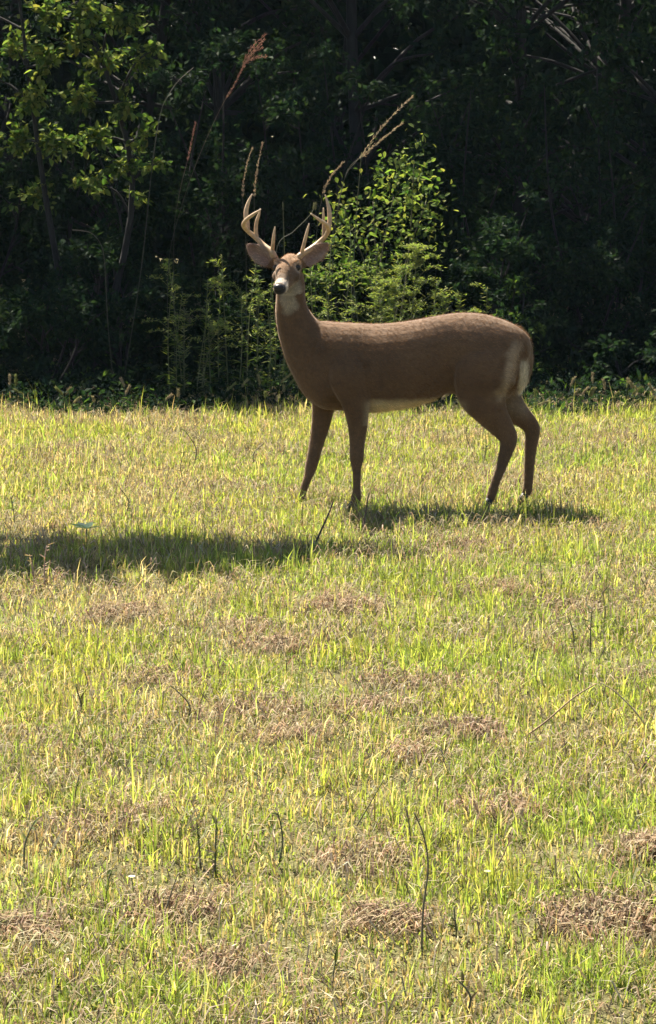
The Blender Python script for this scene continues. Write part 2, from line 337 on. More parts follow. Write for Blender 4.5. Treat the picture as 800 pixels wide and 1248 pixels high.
    # ears: cupped crescents
    def ear(base, tip, face, W):
        base, tip = np.asarray(base), np.asarray(tip); d = norm(tip - base); L = np.linalg.norm(tip - base)
        f = np.asarray(face, float); f = norm(f - d * f.dot(d)); sd = np.cross(d, f)
        prof = [(-.12, .28), (0, .36), (.15, .66), (.3, .9), (.48, 1.0), (.65, .92), (.8, .7), (.92, .40), (1.0, .12)]
        rings = []
        for t, wv in prof:
            c = base + d * L * t - f * .015 * np.sin(t * 2.5); hw = W * wv; ring = []
            for q in np.linspace(-1, 1, 9): ring.append(c + sd * hw * q - f * (.030 * (1 - q * q) * wv + .006))
            for q in np.linspace(1, -1, 9): ring.append(c + sd * hw * q * .93 - f * (.018 * (1 - q * q) * wv - .006))
            rings.append(ring)
        R = np.array(rings); n, m = R.shape[:2]; lo = []; tot = []
        for i in range(n - 1):
            for j in range(m): lo += [i * m + j, i * m + (j + 1) % m, (i + 1) * m + (j + 1) % m, (i + 1) * m + j]; tot.append(4)
        lo += list(range(m))[::-1] + list(range((n - 1) * m, n * m)); tot += [m, m]
        g.add(R.reshape(-1, 3), lo, tot, (1, 1, 1))
    earL = (P(331, 323, -.02), P(300, 298, .0)); earR = (P(369, 323, -.01), P(401.5, 296.5, .02))
    ear(*earL, (-.2, -1, -.05), .049); ear(*earR, (.3, -1, -.05), .048)
    me = g.mesh('buck_body'); tmp = bpy.data.objects.new('tmp', me); COL.objects.link(tmp)
    m = tmp.modifiers.new('r', 'REMESH'); m.mode = 'VOXEL'; m.voxel_size = .0062; m.use_smooth_shade = True
    m = tmp.modifiers.new('s', 'SMOOTH'); m.factor = .5; m.iterations = 5
    dg = bpy.context.evaluated_depsgraph_get(); body = bpy.data.meshes.new_from_object(tmp.evaluated_get(dg)); bpy.data.objects.remove(tmp)
    body.name = 'body'; body.materials.clear()
    for at in list(body.color_attributes): body.color_attributes.remove(at)
    n = len(body.vertices); V = np.empty(n * 3); body.vertices.foreach_get('co', V); V = V.reshape(-1, 3)
    N = np.empty(n * 3); body.vertices.foreach_get('normal', N); N = N.reshape(-1, 3)
    # coat colours by place on the animal, some sunlight painted in
    ss = lambda e0, e1, v: np.clip((v - e0) / (e1 - e0), 0, 1)**2 * (3 - 2 * np.clip((v - e0) / (e1 - e0), 0, 1))
    C = np.tile(np.array([.1, .056, .028]), (n, 1))
    def blend(w, c):
        w = np.clip(w, 0, 1)[:, None]; C[:] = C * (1 - w) + np.array(c) * w
    X, Y, Z = V.T
    nz = (noise2(X * 25, Z * 25, 3) - .5)
    def zpx(y): return P(400, y)[2]
    def xpx(x): return P(x, 450)[0]
    blend(ss(zpx(425), zpx(385), Z) * ss(xpx(380), xpx(400), X) * .5, (.165, .105, .068))              # paler back, sunlight on it put into the coat colour
    blend(ss(zpx(500), zpx(560), Z) * .6, (.105, .066, .038))                                            # greyer legs
    belly = ss(zpx(480), zpx(490), Z + nz * .01) * ss(xpx(438), xpx(458), X) * ss(xpx(575), xpx(545), X) * (Z > zpx(515)) * ss(.3, -.2, N[:, 2])
    blend(belly * .85, (.5, .41, .27))
    inner = ss(xpx(598), xpx(612), X) * ss(.0, .05, Y + .09) * ss(zpx(520), zpx(495), Z) * ss(zpx(405), zpx(422), Z) * ss(xpx(655), xpx(640), X)
    blend(inner * .45, (.26, .2, .14))
    # rump band along the tail
    cx = np.interp(-Z, [-zpx(415), -zpx(440), -zpx(465), -zpx(485)], [xpx(631), xpx(624), xpx(614), xpx(607)])
    rump = ss(.055, .008, np.abs(X - cx + .008 + nz * .04)) * ss(zpx(408), zpx(420), Z) * ss(zpx(492), zpx(476), Z)
    blend(rump * .7, (.34, .25, .16))
    tailw = ss(xpx(646), xpx(641), X) * ss(xpx(630), xpx(634.5), X) * ss(zpx(432), zpx(446), Z) * ss(zpx(484), zpx(478), Z)
    blend(tailw * .9, (.5, .45, .36))
    # head
    R = V - poll; ht, hl, hv = R @ ax / k, R @ lat, R @ up
    hw = (ht > -.09) & (np.abs(hl) < .085) & (np.abs(hv) < .12) & (Z > zpx(372))
    fh = hw * ss(-.02, .03, hv) * ss(.14, .09, ht)
    blend(fh * .75, (.17, .095, .048))  # forehead tint raised as if sunlit, on top of its rusty brown
    blend(hw * ss(.055, .09, ht) * ss(.17, .13, ht) * ss(.01, -.0, hv - .03) * .35, (.06, .046, .037))
    blend(hw * ss(.20, .222, ht) * ss(.262, .25, ht) * .75, (.55, .48, .40))                            # pale muzzle band
    blend(hw * ss(.05, .10, ht) * ss(-.045, -.06, hv) * .8, (.3, .25, .18))                             # chin and jaw
    for sgn in (-1, 1):
        e = np.linalg.norm(V - hp(.068, sgn * .058, .016), axis=1); blend(ss(.038, .026, e) * .55, (.3, .23, .17)); blend(ss(.022, .016, e), (.03, .022, .017))
    blend(hw * ss(.166, .18, ht) * ss(.215, .205, ht) * ss(-.02, .01, hv) * .5, (.09, .07, .055))
    blend(hw * ss(.258, .266, ht) * ss(-.055, -.045, hv), (.012, .011, .011))                            # nose pad
    throat = np.linalg.norm((V - P(352, 369, -.11)) / np.array([.05, .07, .055]), axis=1); blend(ss(1.35, .6, throat + nz * .5) * .75, (.33, .27, .19))
    for base, tip in (earL, earR):
        d = norm(tip - base); t = (V - base) @ d / np.linalg.norm(tip - base)
        off = np.linalg.norm(V - base - d * ((V - base) @ d)[:, None], axis=1)
        w = (t > .1) * (t < 1.06) * (off < .06) * ss(.1, -.25, N[:, 1]); blend(w * .75, (.2, .125, .10))
        blend(w * ss(.022, .034, off) * .55, (.25, .185, .14))
    C *= (1 + nz * .22 + (fbm(X * 6, Z * 6, 71, 3) - .5) * .5)[:, None]
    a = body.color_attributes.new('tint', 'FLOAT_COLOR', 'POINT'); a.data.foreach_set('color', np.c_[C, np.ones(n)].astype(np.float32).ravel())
    root = thing('deer', 'brown white-tailed buck with tall antlers standing side-on in the sunny grass, head turned', 'deer', (P(510, 612)[0], 0, 0))
    off = np.array(root.location)
    body.vertices.foreach_set('co', (V - off).ravel()); body.update()
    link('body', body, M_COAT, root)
    # short coat hair as fine blades lying along the body
    nh = 85000; fi = RNG.integers(0, n, nh); q = V[fi] + RNG.normal(0, .003, (nh, 3)); nn = N[fi]
    flow = np.tile(np.array([.8, 0, -.45]), (nh, 1)); low = (Z[fi] < zpx(500)) | ((X[fi] < xpx(385)) & (Z[fi] < zpx(350))); flow[low] = (.12, 0, -1)
    isT = (X[fi] > xpx(628)) & (Z[fi] > zpx(490)); flow[isT] = (-.1, 0, -1); isH = hw[fi].astype(bool); flow[isH] = -ax
    flow = flow - nn * np.sum(flow * nn, -1, keepdims=True); flow = norm(flow + rdir(nh) * .25 + nn * .3)
    hl_ = RNG.uniform(.008, .017, nh) * np.where(C[fi].max(1) > .2, 1.5, 1) * np.where(isT, 1.6, 1) * np.where(isH, .5, 1) * np.where(low & ~isH, .7, 1); sdv = norm(np.cross(flow, nn + rdir(nh) * .3)) * .0011
    skip = (C[fi].max(1) < .03); keep = ~skip; q, nn, flow, hl_, sdv, fi2 = q[keep], nn[keep], flow[keep], hl_[keep], sdv[keep], fi[keep]; m_ = len(q)
    hv_ = np.stack([q - nn * .002 - sdv, q - nn * .002 + sdv, q + flow * hl_[:, None]], 1).reshape(-1, 3)
    hc = np.repeat(C[fi2] * RNG.uniform(.85, 2.0, (m_, 1)), 3, 0)
    link('fur', mesh_np('fur', hv_ - off, np.arange(m_ * 3), np.full(m_, 3), hc), M_FUR, root, kind='stuff')
    # eyes, nose
    for sgn in (-1, 1):
        ge = Geo(); th = np.linspace(.02, np.pi - .02, 9); c = hp(.068, sgn * .0585, .016)
        tube(ge, c + np.array([0, 0, 1]) * (-np.cos(th) * .0168)[:, None], np.sin(th) * .0168, sides=14, col=(.012, .009, .007))
        link('eye', ge.mesh('eye', off), M_WET, root)
    gn = Geo(); th = np.linspace(.03, np.pi - .03, 9)
    tube(gn, hp(.274, 0, -.004) + lat * (-np.cos(th) * .029)[:, None], np.sin(th) * .021, np.sin(th) * .019, ref=up, sides=14, col=(.014, .012, .012))
    link('nose', gn.mesh('nose', off), M_WET, root)
    # hooves: two toes each
    for lg in legs:
        gh = Geo(); e = lg[-1, :3]
        for q in (-1, 1):
            top = e + np.array([-.002, q * .011, .006]); gz = -.006
            pp = np.array([top, [top[0] - .012, top[1] + q * .002, (top[2] + gz) * .55], [top[0] - .02, top[1] + q * .004, gz]])
            tube(gh, pp, [.018, .023, .028], [.011, .013, .014], sides=8, col=(.03, .024, .02))
        link('hoof', gh.mesh('hoof', off), M_HOOF, root)
    # antlers: main beam curling forward, brow tine and two tall tines
    bone = np.array([.34, .205, .10]); pale = np.array([.46, .33, .2])
    def horn(geo, rows, k=5):
        a = np.array([[*P(x, y, Y), r * .00098] for x, y, Y, r in rows]); s = catmull(a, k); q = np.linspace(0, 1, len(s))[:, None]
        tube(geo, s[:, :3], s[:, 3], sides=10, col=bone * (1 - q) + pale * q)
    gl = Geo()
    horn(gl, [(337, 318, -.015, 17), (333, 310, -.02, 18), (330, 305, -.01, 15.5), (322, 299, .02, 14), (312, 289.5, .045, 13.5), (302, 281, .03, 12.5), (297, 274.5, -.03, 12), (300, 268, -.09, 10.5), (309, 261, -.14, 8.5), (318, 255, -.17, 3.5)])
    horn(gl, [(332, 305, -.015, 11), (333, 296, -.03, 9.5), (334, 286, -.035, 8), (335.5, 276, -.035, 3)])
    horn(gl, [(313, 290, .045, 12), (312, 280, .05, 10.5), (313, 270, .05, 9.5), (315.5, 262, .045, 7.5), (317.5, 254, .04, 3)])
    horn(gl, [(302, 281, .03, 13), (301, 270, .045, 14), (300, 258, .055, 12.5), (303, 246, .06, 9), (307.5, 236, .06, 3)])
    link('antler', gl.mesh('antler', off), M_ANTLER, root)
    gr = Geo()
    horn(gr, [(361, 319, -.015, 17), (364.5, 313, -.02, 18), (369, 309, -.01, 15.5), (378, 303.5, .02, 14), (388, 296, .045, 13.5), (396.5, 288, .035, 12.5), (400.5, 280, -.0, 11.5), (398, 273.5, -.06, 10.5), (390, 268, -.11, 8.5), (379, 260, -.15, 3.5)])
    horn(gr, [(367.5, 310, -.015, 11), (370.5, 298, -.03, 9.5), (374, 284, -.035, 8), (377, 272, -.035, 3)])
    horn(gr, [(395, 290, .04, 11), (395, 277, .045, 9.5), (394.5, 264, .045, 7), (394.5, 253, .04, 3)])
    horn(gr, [(400, 283, .02, 12), (402, 269, .04, 12.5), (401.5, 256, .05, 11), (399.5, 247, .055, 8), (396.5, 237, .06, 3)])
    link('antler', gr.mesh('antler', off), M_ANTLER, root)
build_deer()

# ------------------------------------------------------------------ plants of the wood edge
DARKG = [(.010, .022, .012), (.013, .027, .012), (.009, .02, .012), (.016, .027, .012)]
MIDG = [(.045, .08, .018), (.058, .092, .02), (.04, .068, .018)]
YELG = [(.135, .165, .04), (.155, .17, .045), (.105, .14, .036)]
def woody(name, label, cat, base, stems, clumps, leaf_n, leaf_len, cols, group=None, kite=False, trunk_r=.03, mat=None, aspect=.6, stem_name='stem', crown_name='foliage', bark=(.016, .014, .012)):
    """base (x,y); clumps: list of (centre, radius). Limbs run from the stems to every clump, leaves fill the clumps unevenly."""
    base = np.array([base[0], base[1], float(ground_z(base[0], base[1])) - .02]); root = thing(name, label, cat, base, group)
    gs, gl = Geo(), Geo(); cl = np.array([c for c, r in clumps]); rad = np.array([r for c, r in clumps])
    tops = []
    top = cl[np.argsort(cl[:, 2])[-max(stems, 1):]]
    for i in range(stems):
        t = top[i % len(top)]; mid = base + (t - base) * .5 + np.array([*RNG.normal(0, .08, 2), 0]) * np.linalg.norm(t - base)
        s = catmull([base + np.array([*RNG.normal(0, trunk_r * (stems > 1) * 1.5, 2), 0]), mid, t], 6); r = np.linspace(trunk_r, trunk_r * .25, len(s))
        tube(gs, s, r, sides=8 if trunk_r > .04 else 5, ref=(.3, 1, .1), col=bark); tops.append(s)
    allp = np.concatenate(tops)
    for c, r in clumps:
        lower = allp[allp[:, 2] < c[2] + .05]; lower = lower if len(lower) else allp
        hz = np.linalg.norm((lower - c)[:, :2], axis=1); p = lower[np.argmin(np.linalg.norm(lower - c, axis=1) + 1.2 * np.abs(c[2] - lower[:, 2] - .7 * hz))]
        mid = (p + c) / 2 + (RNG.normal(0, .08, 3) + np.array([0, 0, .08])) * np.linalg.norm(c - p)
        s = catmull([p, mid, c], 4); rr = trunk_r * .38
        tube(gs, s, np.linspace(rr, rr * .25, len(s)), sides=5, ref=(.2, 1, .3), col=bark)
    per = np.maximum((leaf_n * rad**2 / np.sum(rad**2)).astype(int), 4)
    ci = np.repeat(np.arange(len(rad)), per); N = len(ci)
    # leaves sit on little sprays inside each clump
    spray = RNG.integers(0, 14, N); sd = rdir(len(rad) * 14).reshape(len(rad), 14, 3)[ci, spray]; sr = RNG.uniform(.15, 1, (len(rad), 14))[ci, spray]
    along = RNG.uniform(.2, 1.0, N)
    pos = cl[ci] + sd * (rad[ci] * sr * along)[:, None] * np.array([1.05, 1.05, .85]) + RNG.normal(0, .09, (N, 3)) * rad[ci][:, None]
    d = norm(sd * .6 + rdir(N) * .9 + np.array([0, 0, -.25])); nm = norm(np.array([0, 0, 1.]) + rdir(N) * .75)
    ok = pos[:, 2] > base[2] + .04; pos, d, nm = pos[ok], d[ok], nm[ok]; N = len(pos)
    L = leaf_len * RNG.uniform(.6, 1.25, N)
    leaves(gl, pos, d, nm, L, L * aspect, mixcol(cols, N), kite=kite)
    link(stem_name, gs.mesh(stem_name, base), M_BARK, root)
    link(crown_name, gl.mesh(crown_name, base, smooth=False), mat or M_LEAF, root, kind='stuff')
    return root
def blob(x0, x1, y0, y1, z0, z1, n, r0, r1, dome=True):
    out = []
    while len(out) < n:
        p = RNG.uniform(-1, 1, 3)
        if dome and np.hypot(p[0], p[1]) > 1.0: continue
        if dome and p[2] > 0 and np.linalg.norm(p) > 1.05: continue
        c = np.array([(x0 + x1) / 2 + p[0] * (x1 - x0) / 2, (y0 + y1) / 2 + p[1] * (y1 - y0) / 2, (z0 + z1) / 2 + p[2] * (z1 - z0) / 2])
        out.append((c, RNG.uniform(r0, r1)))
    return out

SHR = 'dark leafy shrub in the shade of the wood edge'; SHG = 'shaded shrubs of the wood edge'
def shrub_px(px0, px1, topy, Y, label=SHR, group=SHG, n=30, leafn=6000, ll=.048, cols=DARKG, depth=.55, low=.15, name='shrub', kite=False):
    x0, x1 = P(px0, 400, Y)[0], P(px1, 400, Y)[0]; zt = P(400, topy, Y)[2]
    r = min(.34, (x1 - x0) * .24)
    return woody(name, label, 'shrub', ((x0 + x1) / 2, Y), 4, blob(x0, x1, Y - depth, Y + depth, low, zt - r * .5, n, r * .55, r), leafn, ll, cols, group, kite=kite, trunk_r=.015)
# second row: dark shrubs
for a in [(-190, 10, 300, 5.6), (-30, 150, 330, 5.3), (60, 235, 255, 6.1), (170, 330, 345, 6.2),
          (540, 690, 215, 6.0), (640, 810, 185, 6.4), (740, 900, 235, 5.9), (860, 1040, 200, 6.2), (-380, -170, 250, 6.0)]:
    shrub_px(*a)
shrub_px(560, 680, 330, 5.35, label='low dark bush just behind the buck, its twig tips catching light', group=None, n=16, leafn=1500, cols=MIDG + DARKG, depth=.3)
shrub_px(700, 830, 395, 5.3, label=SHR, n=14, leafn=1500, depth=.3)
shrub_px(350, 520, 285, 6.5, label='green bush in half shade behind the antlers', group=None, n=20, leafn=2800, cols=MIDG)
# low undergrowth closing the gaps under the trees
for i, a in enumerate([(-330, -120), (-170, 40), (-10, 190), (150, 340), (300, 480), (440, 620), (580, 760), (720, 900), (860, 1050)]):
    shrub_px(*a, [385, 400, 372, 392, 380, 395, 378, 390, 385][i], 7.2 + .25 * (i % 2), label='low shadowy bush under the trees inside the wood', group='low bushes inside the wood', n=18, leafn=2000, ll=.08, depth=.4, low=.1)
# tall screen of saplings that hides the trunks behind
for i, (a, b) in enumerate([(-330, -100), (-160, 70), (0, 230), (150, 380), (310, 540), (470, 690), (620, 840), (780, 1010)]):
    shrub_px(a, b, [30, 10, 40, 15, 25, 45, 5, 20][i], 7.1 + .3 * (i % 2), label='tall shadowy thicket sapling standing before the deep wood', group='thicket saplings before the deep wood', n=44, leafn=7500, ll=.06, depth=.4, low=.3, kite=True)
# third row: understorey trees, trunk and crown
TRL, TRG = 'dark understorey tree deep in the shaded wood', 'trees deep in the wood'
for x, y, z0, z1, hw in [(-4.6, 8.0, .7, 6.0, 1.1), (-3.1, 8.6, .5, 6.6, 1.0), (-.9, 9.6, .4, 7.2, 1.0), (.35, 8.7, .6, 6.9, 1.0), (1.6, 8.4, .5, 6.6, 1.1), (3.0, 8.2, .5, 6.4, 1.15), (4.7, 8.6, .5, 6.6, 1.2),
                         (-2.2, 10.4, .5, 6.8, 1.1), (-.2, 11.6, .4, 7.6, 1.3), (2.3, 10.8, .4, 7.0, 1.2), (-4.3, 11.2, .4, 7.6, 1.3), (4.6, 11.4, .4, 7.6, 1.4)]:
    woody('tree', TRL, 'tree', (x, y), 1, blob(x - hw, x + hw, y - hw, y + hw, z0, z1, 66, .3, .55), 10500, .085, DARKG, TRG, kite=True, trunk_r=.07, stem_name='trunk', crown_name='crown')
# tree at the upper left whose leaves catch the sun
cl = [(P(px, py, Y + .8), r * 1.05) for px, py, Y, r in [(60, 20, 5.0, .2), (105, 12, 4.9, .24), (150, 22, 5.0, .22), (95, 50, 4.9, .2), (60, 75, 5.1, .22), (130, 70, 5.2, .22), (175, 75, 4.9, .17), (190, 60, 4.8, .1), (40, 115, 5.2, .24), (100, 120, 5.0, .22),
       (150, 130, 5.0, .2), (175, 165, 5.0, .16), (120, 165, 5.1, .22), (70, 170, 5.3, .26), (150, 200, 5.1, .2), (190, 200, 5.1, .14), (110, 220, 5.2, .22), (20, 60, 5.4, .25), (20, 170, 5.5, .25), (140, -30, 5.1, .28), (80, -40, 5.2, .3), (20, -30, 5.3, .3), (170, 240, 5.2, .14), (45, 240, 5.4, .25), (-30, 90, 5.4, .3), (-60, 0, 5.4, .3)]]
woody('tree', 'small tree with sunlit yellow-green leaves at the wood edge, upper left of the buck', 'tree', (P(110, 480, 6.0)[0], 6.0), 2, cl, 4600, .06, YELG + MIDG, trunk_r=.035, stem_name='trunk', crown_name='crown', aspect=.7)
# tree beside the field whose crown throws the shadow across the grass
sh = [(np.array([-1.55 + tx, -1.48 + ty * 1.1, 0.]) + np.array([sx, sy, sz]) / sz * z, r) for tx, ty, z, r in
      [(1.65, .02, 5.2, .22), (1.4, -.05, 5.3, .3), (1.1, .05, 5.2, .34), (.8, .1, 5.4, .36), (.5, .05, 5.3, .36), (.15, .2, 5.4, .36), (-.2, .0, 5.5, .36), (-.5, .2, 5.3, .4), (-.9, .1, 5.5, .45), (-1.3, .3, 5.4, .5), (-1.3, -.2, 5.7, .45), (1.95, -.12, 5.2, .12), (1.3, -.3, 5.6, .26), (.9, -.35, 5.5, .3), (.4, -.35, 5.6, .32), (0, -.35, 5.5, .3), (-.5, -.3, 5.6, .34), (-.9, -.35, 5.6, .34), (.6, .3, 5.6, .25), (1.0, -.1, 5.7, .3), (.3, -.1, 5.7, .3)]]
woody('tree', 'tall edge tree beside the meadow whose limb throws a long shadow on the grass', 'tree', (sh[9][0][0] - .3, sh[9][0][1] + .9), 1, sh, 10000, .1, MIDG, trunk_r=.09, stem_name='trunk', crown_name='crown', aspect=.75)

# low ground cover under the wood edge
def undergrowth():
    g = Geo(); n = 42000; x = RNG.uniform(-5, 5, n); y = RNG.uniform(3.8, 7.2, n); e = 4.2 + (fbm(x * 1.7, y * .5, 88, 3) - .5) * 1.5
    k = y > e - .12; x, y = x[k], y[k]; n = len(x); h = .05 + .34 * fbm(x * 2.3, y * 2.3, 90, 2)**1.4 * np.clip((y - 3.8) / .8, .25, 1)
    pos = np.stack([x, y, ground_z(x, y) + RNG.uniform(0, 1, n) * h], -1); L = RNG.uniform(.03, .075, n)
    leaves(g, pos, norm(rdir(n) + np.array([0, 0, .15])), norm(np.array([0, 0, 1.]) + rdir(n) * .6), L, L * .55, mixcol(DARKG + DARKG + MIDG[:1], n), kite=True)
    tag(link('undergrowth', g.mesh('undergrowth', smooth=False), M_LEAF), 'dark low leafy undergrowth at the foot of the wood', 'undergrowth', kind='stuff')
undergrowth()

# far wood that reads as one dark mass
def far_wood():
    g = Geo(); n = 95000
    x = RNG.uniform(-11, 11, n); y = RNG.uniform(13.5, 17.5, n); z = RNG.uniform(0, 1, n)**.9 * (7.5 + 2 * (fbm(x * .5, y * .5, 5) - .5))
    pos = np.stack([x, y, z], -1); L = RNG.uniform(.16, .34, n)
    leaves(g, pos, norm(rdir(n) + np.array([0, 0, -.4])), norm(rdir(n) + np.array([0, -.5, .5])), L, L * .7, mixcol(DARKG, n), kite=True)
    tag(link('woodland', g.mesh('woodland', smooth=False), M_LEAF), 'far dark woodland closing off the view behind the trees', 'woodland', kind='stuff')
far_wood()

# goldenrod-like weeds along the edge
def weed(px, basey, topy, Y, label, group, cols=MIDG, leaf=.075, n=46, plume=0, lean=0.0, w=.14):
    b = P(px, basey, Y); b[2] = float(ground_z(b[0], b[1])) - .01; t = P(px + lean, topy, Y)
    root = thing('weed', label, 'weed', b, group); gs, gl = Geo(), Geo()
    s = catmull([b, (b + t) / 2 + np.array([RNG.normal(0, .02), 0, 0]), t], 6); tube(gs, s, np.linspace(.005, .002, len(s)), sides=5, col=(.09, .10, .04))
    q = RNG.uniform(.12, 1, n)**.8; i = (q * (len(s) - 1)).astype(int).clip(0, len(s) - 2); f = (q * (len(s) - 1) - i)[:, None]
    pos = s[i] * (1 - f) + s[i + 1] * f; az = RNG.uniform(0, 2 * np.pi, n)
    d = np.stack([np.cos(az), np.sin(az), RNG.uniform(-.2, .9, n)], -1); L = leaf * RNG.uniform(.6, 1.2, n) * (1.15 - .5 * q)
    leaves(gl, pos, d, np.array([0, 0, 1.]) + rdir(n) * .3, L, L * w * 1.6, mixcol(cols, n))
    if plume:
        for k in range(plume):                       # arching side sprays of tiny leaves
            az = RNG.uniform(0, 2 * np.pi); qq = RNG.uniform(.45, 1.0); p0 = s[int(qq * (len(s) - 1))]; ln = (1.12 - qq) * .42 + .06
            h = np.array([math.cos(az), math.sin(az), 0]); br = catmull([p0, p0 + h * ln * .5 + np.array([0, 0, ln * .45]), p0 + h * ln * .95 + np.array([0, 0, ln * .42])], 6)
            tube(gs, br, .0016, sides=4, col=(.10, .11, .04)); m = 42
            j = RNG.integers(1, len(br), m); az2 = RNG.uniform(0, 2 * np.pi, m)
            leaves(gl, br[j] + RNG.normal(0, .008, (m, 3)), np.stack([np.cos(az2), np.sin(az2), RNG.uniform(.0, 1, m)], -1), np.array([0, 0, 1.]) + rdir(m) * .5, RNG.uniform(.02, .042, m), RNG.uniform(.008, .014, m), mixcol(YELG, m) * 1.15, kite=True)
    link('stem', gs.mesh('stem', b), M_STEM, root); link('foliage', gl.mesh('foliage', b, smooth=False), M_WEED, root, kind='stuff')
WL, WG = 'leafy green weed at the wood edge ahead of the chest of the buck', 'weeds ahead of the buck'
for px, top, Y in [(208, 330, 5.1), (216, 355, 4.95), (224, 318, 5.2), (238, 365, 4.9), (246, 340, 5.1), (258, 385, 4.85), (268, 330, 5.15), (279, 310, 5.2), (290, 350, 4.95), (302, 318, 5.1), (313, 340, 5.0), (322, 370, 4.85), (333, 345, 5.1),
                   (348, 330, 5.2), (362, 350, 5.0), (383, 300, 5.2), (392, 330, 5.0), (404, 290, 5.2), (418, 310, 5.05), (430, 275, 5.2), (441, 320, 4.95), (452, 300, 5.1), (463, 335, 5.0), (476, 315, 5.1), (488, 350, 4.95), (520, 345, 5.1), (533, 360, 5.0), (548, 355, 5.1), (565, 365, 5.0), (585, 350, 5.1)]:
    weed(px, 490, top, Y - .15, *((WL, WG) if px < 375 else ('lit yellow-green weed standing behind the back of the buck', 'weeds behind the back of the buck')), cols=MIDG + YELG if px < 375 else YELG + MIDG[:1], plume=int(RNG.integers(0, 7)), lean=RNG.normal(0, 8), n=60)  # yellow-green mixed in ahead of the buck stands in for sunlight
weed(494, 490, 300, 4.75, 'bright yellow-green feathery plume weed above the back of the buck', None, YELG, plume=46, n=40, lean=16)
weed(464, 490, 340, 4.7, 'shorter feathery weed beside the bright plume weed', None, YELG, plume=16, n=40, lean=-6)
weed(225, 495, 375, 4.75, 'pale grey-green dusty weed standing in front of the dark shrubs', None, [(.15, .16, .09), (.12, .14, .07)], plume=6, n=70)
weed(248, 495, 400, 4.7, 'shorter dusty grey-green weed with a bent top', None, [(.15, .15, .09), (.13, .13, .08)], plume=5, n=60, lean=14)
weed(345, 470, 246, 5.0, 'single slender weed with a yellow leafy tip between the antlers', None, YELG, n=10, plume=0, leaf=.05)

# broad-leaved vine bush right of the antlers: every large leaf is a part of its own
def vine():
    b = P(475, 490, 5.65); b[2] = -.02; root = thing('vine_bush', 'broad-leaved bush with bright sunlit leaves right of the antlers', 'bush', b); gs = Geo()
    spots = [(500, 190), (512, 178), (492, 205), (515, 215), (498, 222), (505, 232), (520, 238), (488, 235), (478, 225), (510, 248), (527, 252), (495, 252), (480, 250), (470, 262), (505, 265), (522, 270), (460, 240), (450, 262), (440, 250), (430, 265),
             (420, 250), (412, 268), (445, 280), (462, 282), (430, 288), (418, 292), (475, 290), (490, 282), (405, 285), (440, 300), (500, 285), (535, 245), (515, 200), (485, 212), (455, 225), (408, 240), (423, 232), (520, 225), (507, 212), (470, 205), (483, 190), (398, 262), (413, 310), (452, 315), (470, 318)]
    for i, hub in enumerate([(505, 195), (520, 245), (455, 245), (420, 255), (480, 240)]):
        t = P(hub[0], hub[1], 5.55); tube(gs, catmull([b, (b + t) / 2 + np.array([RNG.normal(0, .06), 0, .1]), t], 6), np.linspace(.009, .003, 13), sides=5, col=(.08, .075, .04))
    link('stem', gs.mesh('stem', b), M_STEM, root)
    for px, py in spots:
        p = P(px + RNG.normal(0, 3), py + RNG.normal(0, 3), RNG.uniform(5.35, 5.75)); L = RNG.uniform(.055, .09); gl = Geo()
        az = RNG.uniform(0, 2 * np.pi); leaves(gl, np.zeros((1, 3)), np.array([[math.cos(az), math.sin(az), -.25]]), np.array([[0, 0, 1.]]) + rdir(1) * .5, L, L * .85, mixcol(YELG, 1) * np.array([.95, 1.08, 1]), fold=.25)
        o = link('leaf', gl.mesh('leaf', smooth=False), M_LEAF, root); o.location = p - b
    fill = Geo(); n = 1000; i = RNG.integers(0, len(spots), n); sp = np.array(spots)[i]
    pos = np.array([P(a + RNG.normal(0, 14), c + 14 + RNG.normal(0, 22), RNG.uniform(5.4, 6.0)) for a, c in sp])
    leaves(fill, pos, rdir(n) + np.array([0, 0, -.3]), np.array([0, 0, 1.]) + rdir(n) * .7, RNG.uniform(.03, .06, n), RNG.uniform(.02, .04, n), mixcol(YELG + MIDG, n))
    link('foliage', fill.mesh('foliage', b, smooth=False), M_LEAF, root, kind='stuff')
vine()

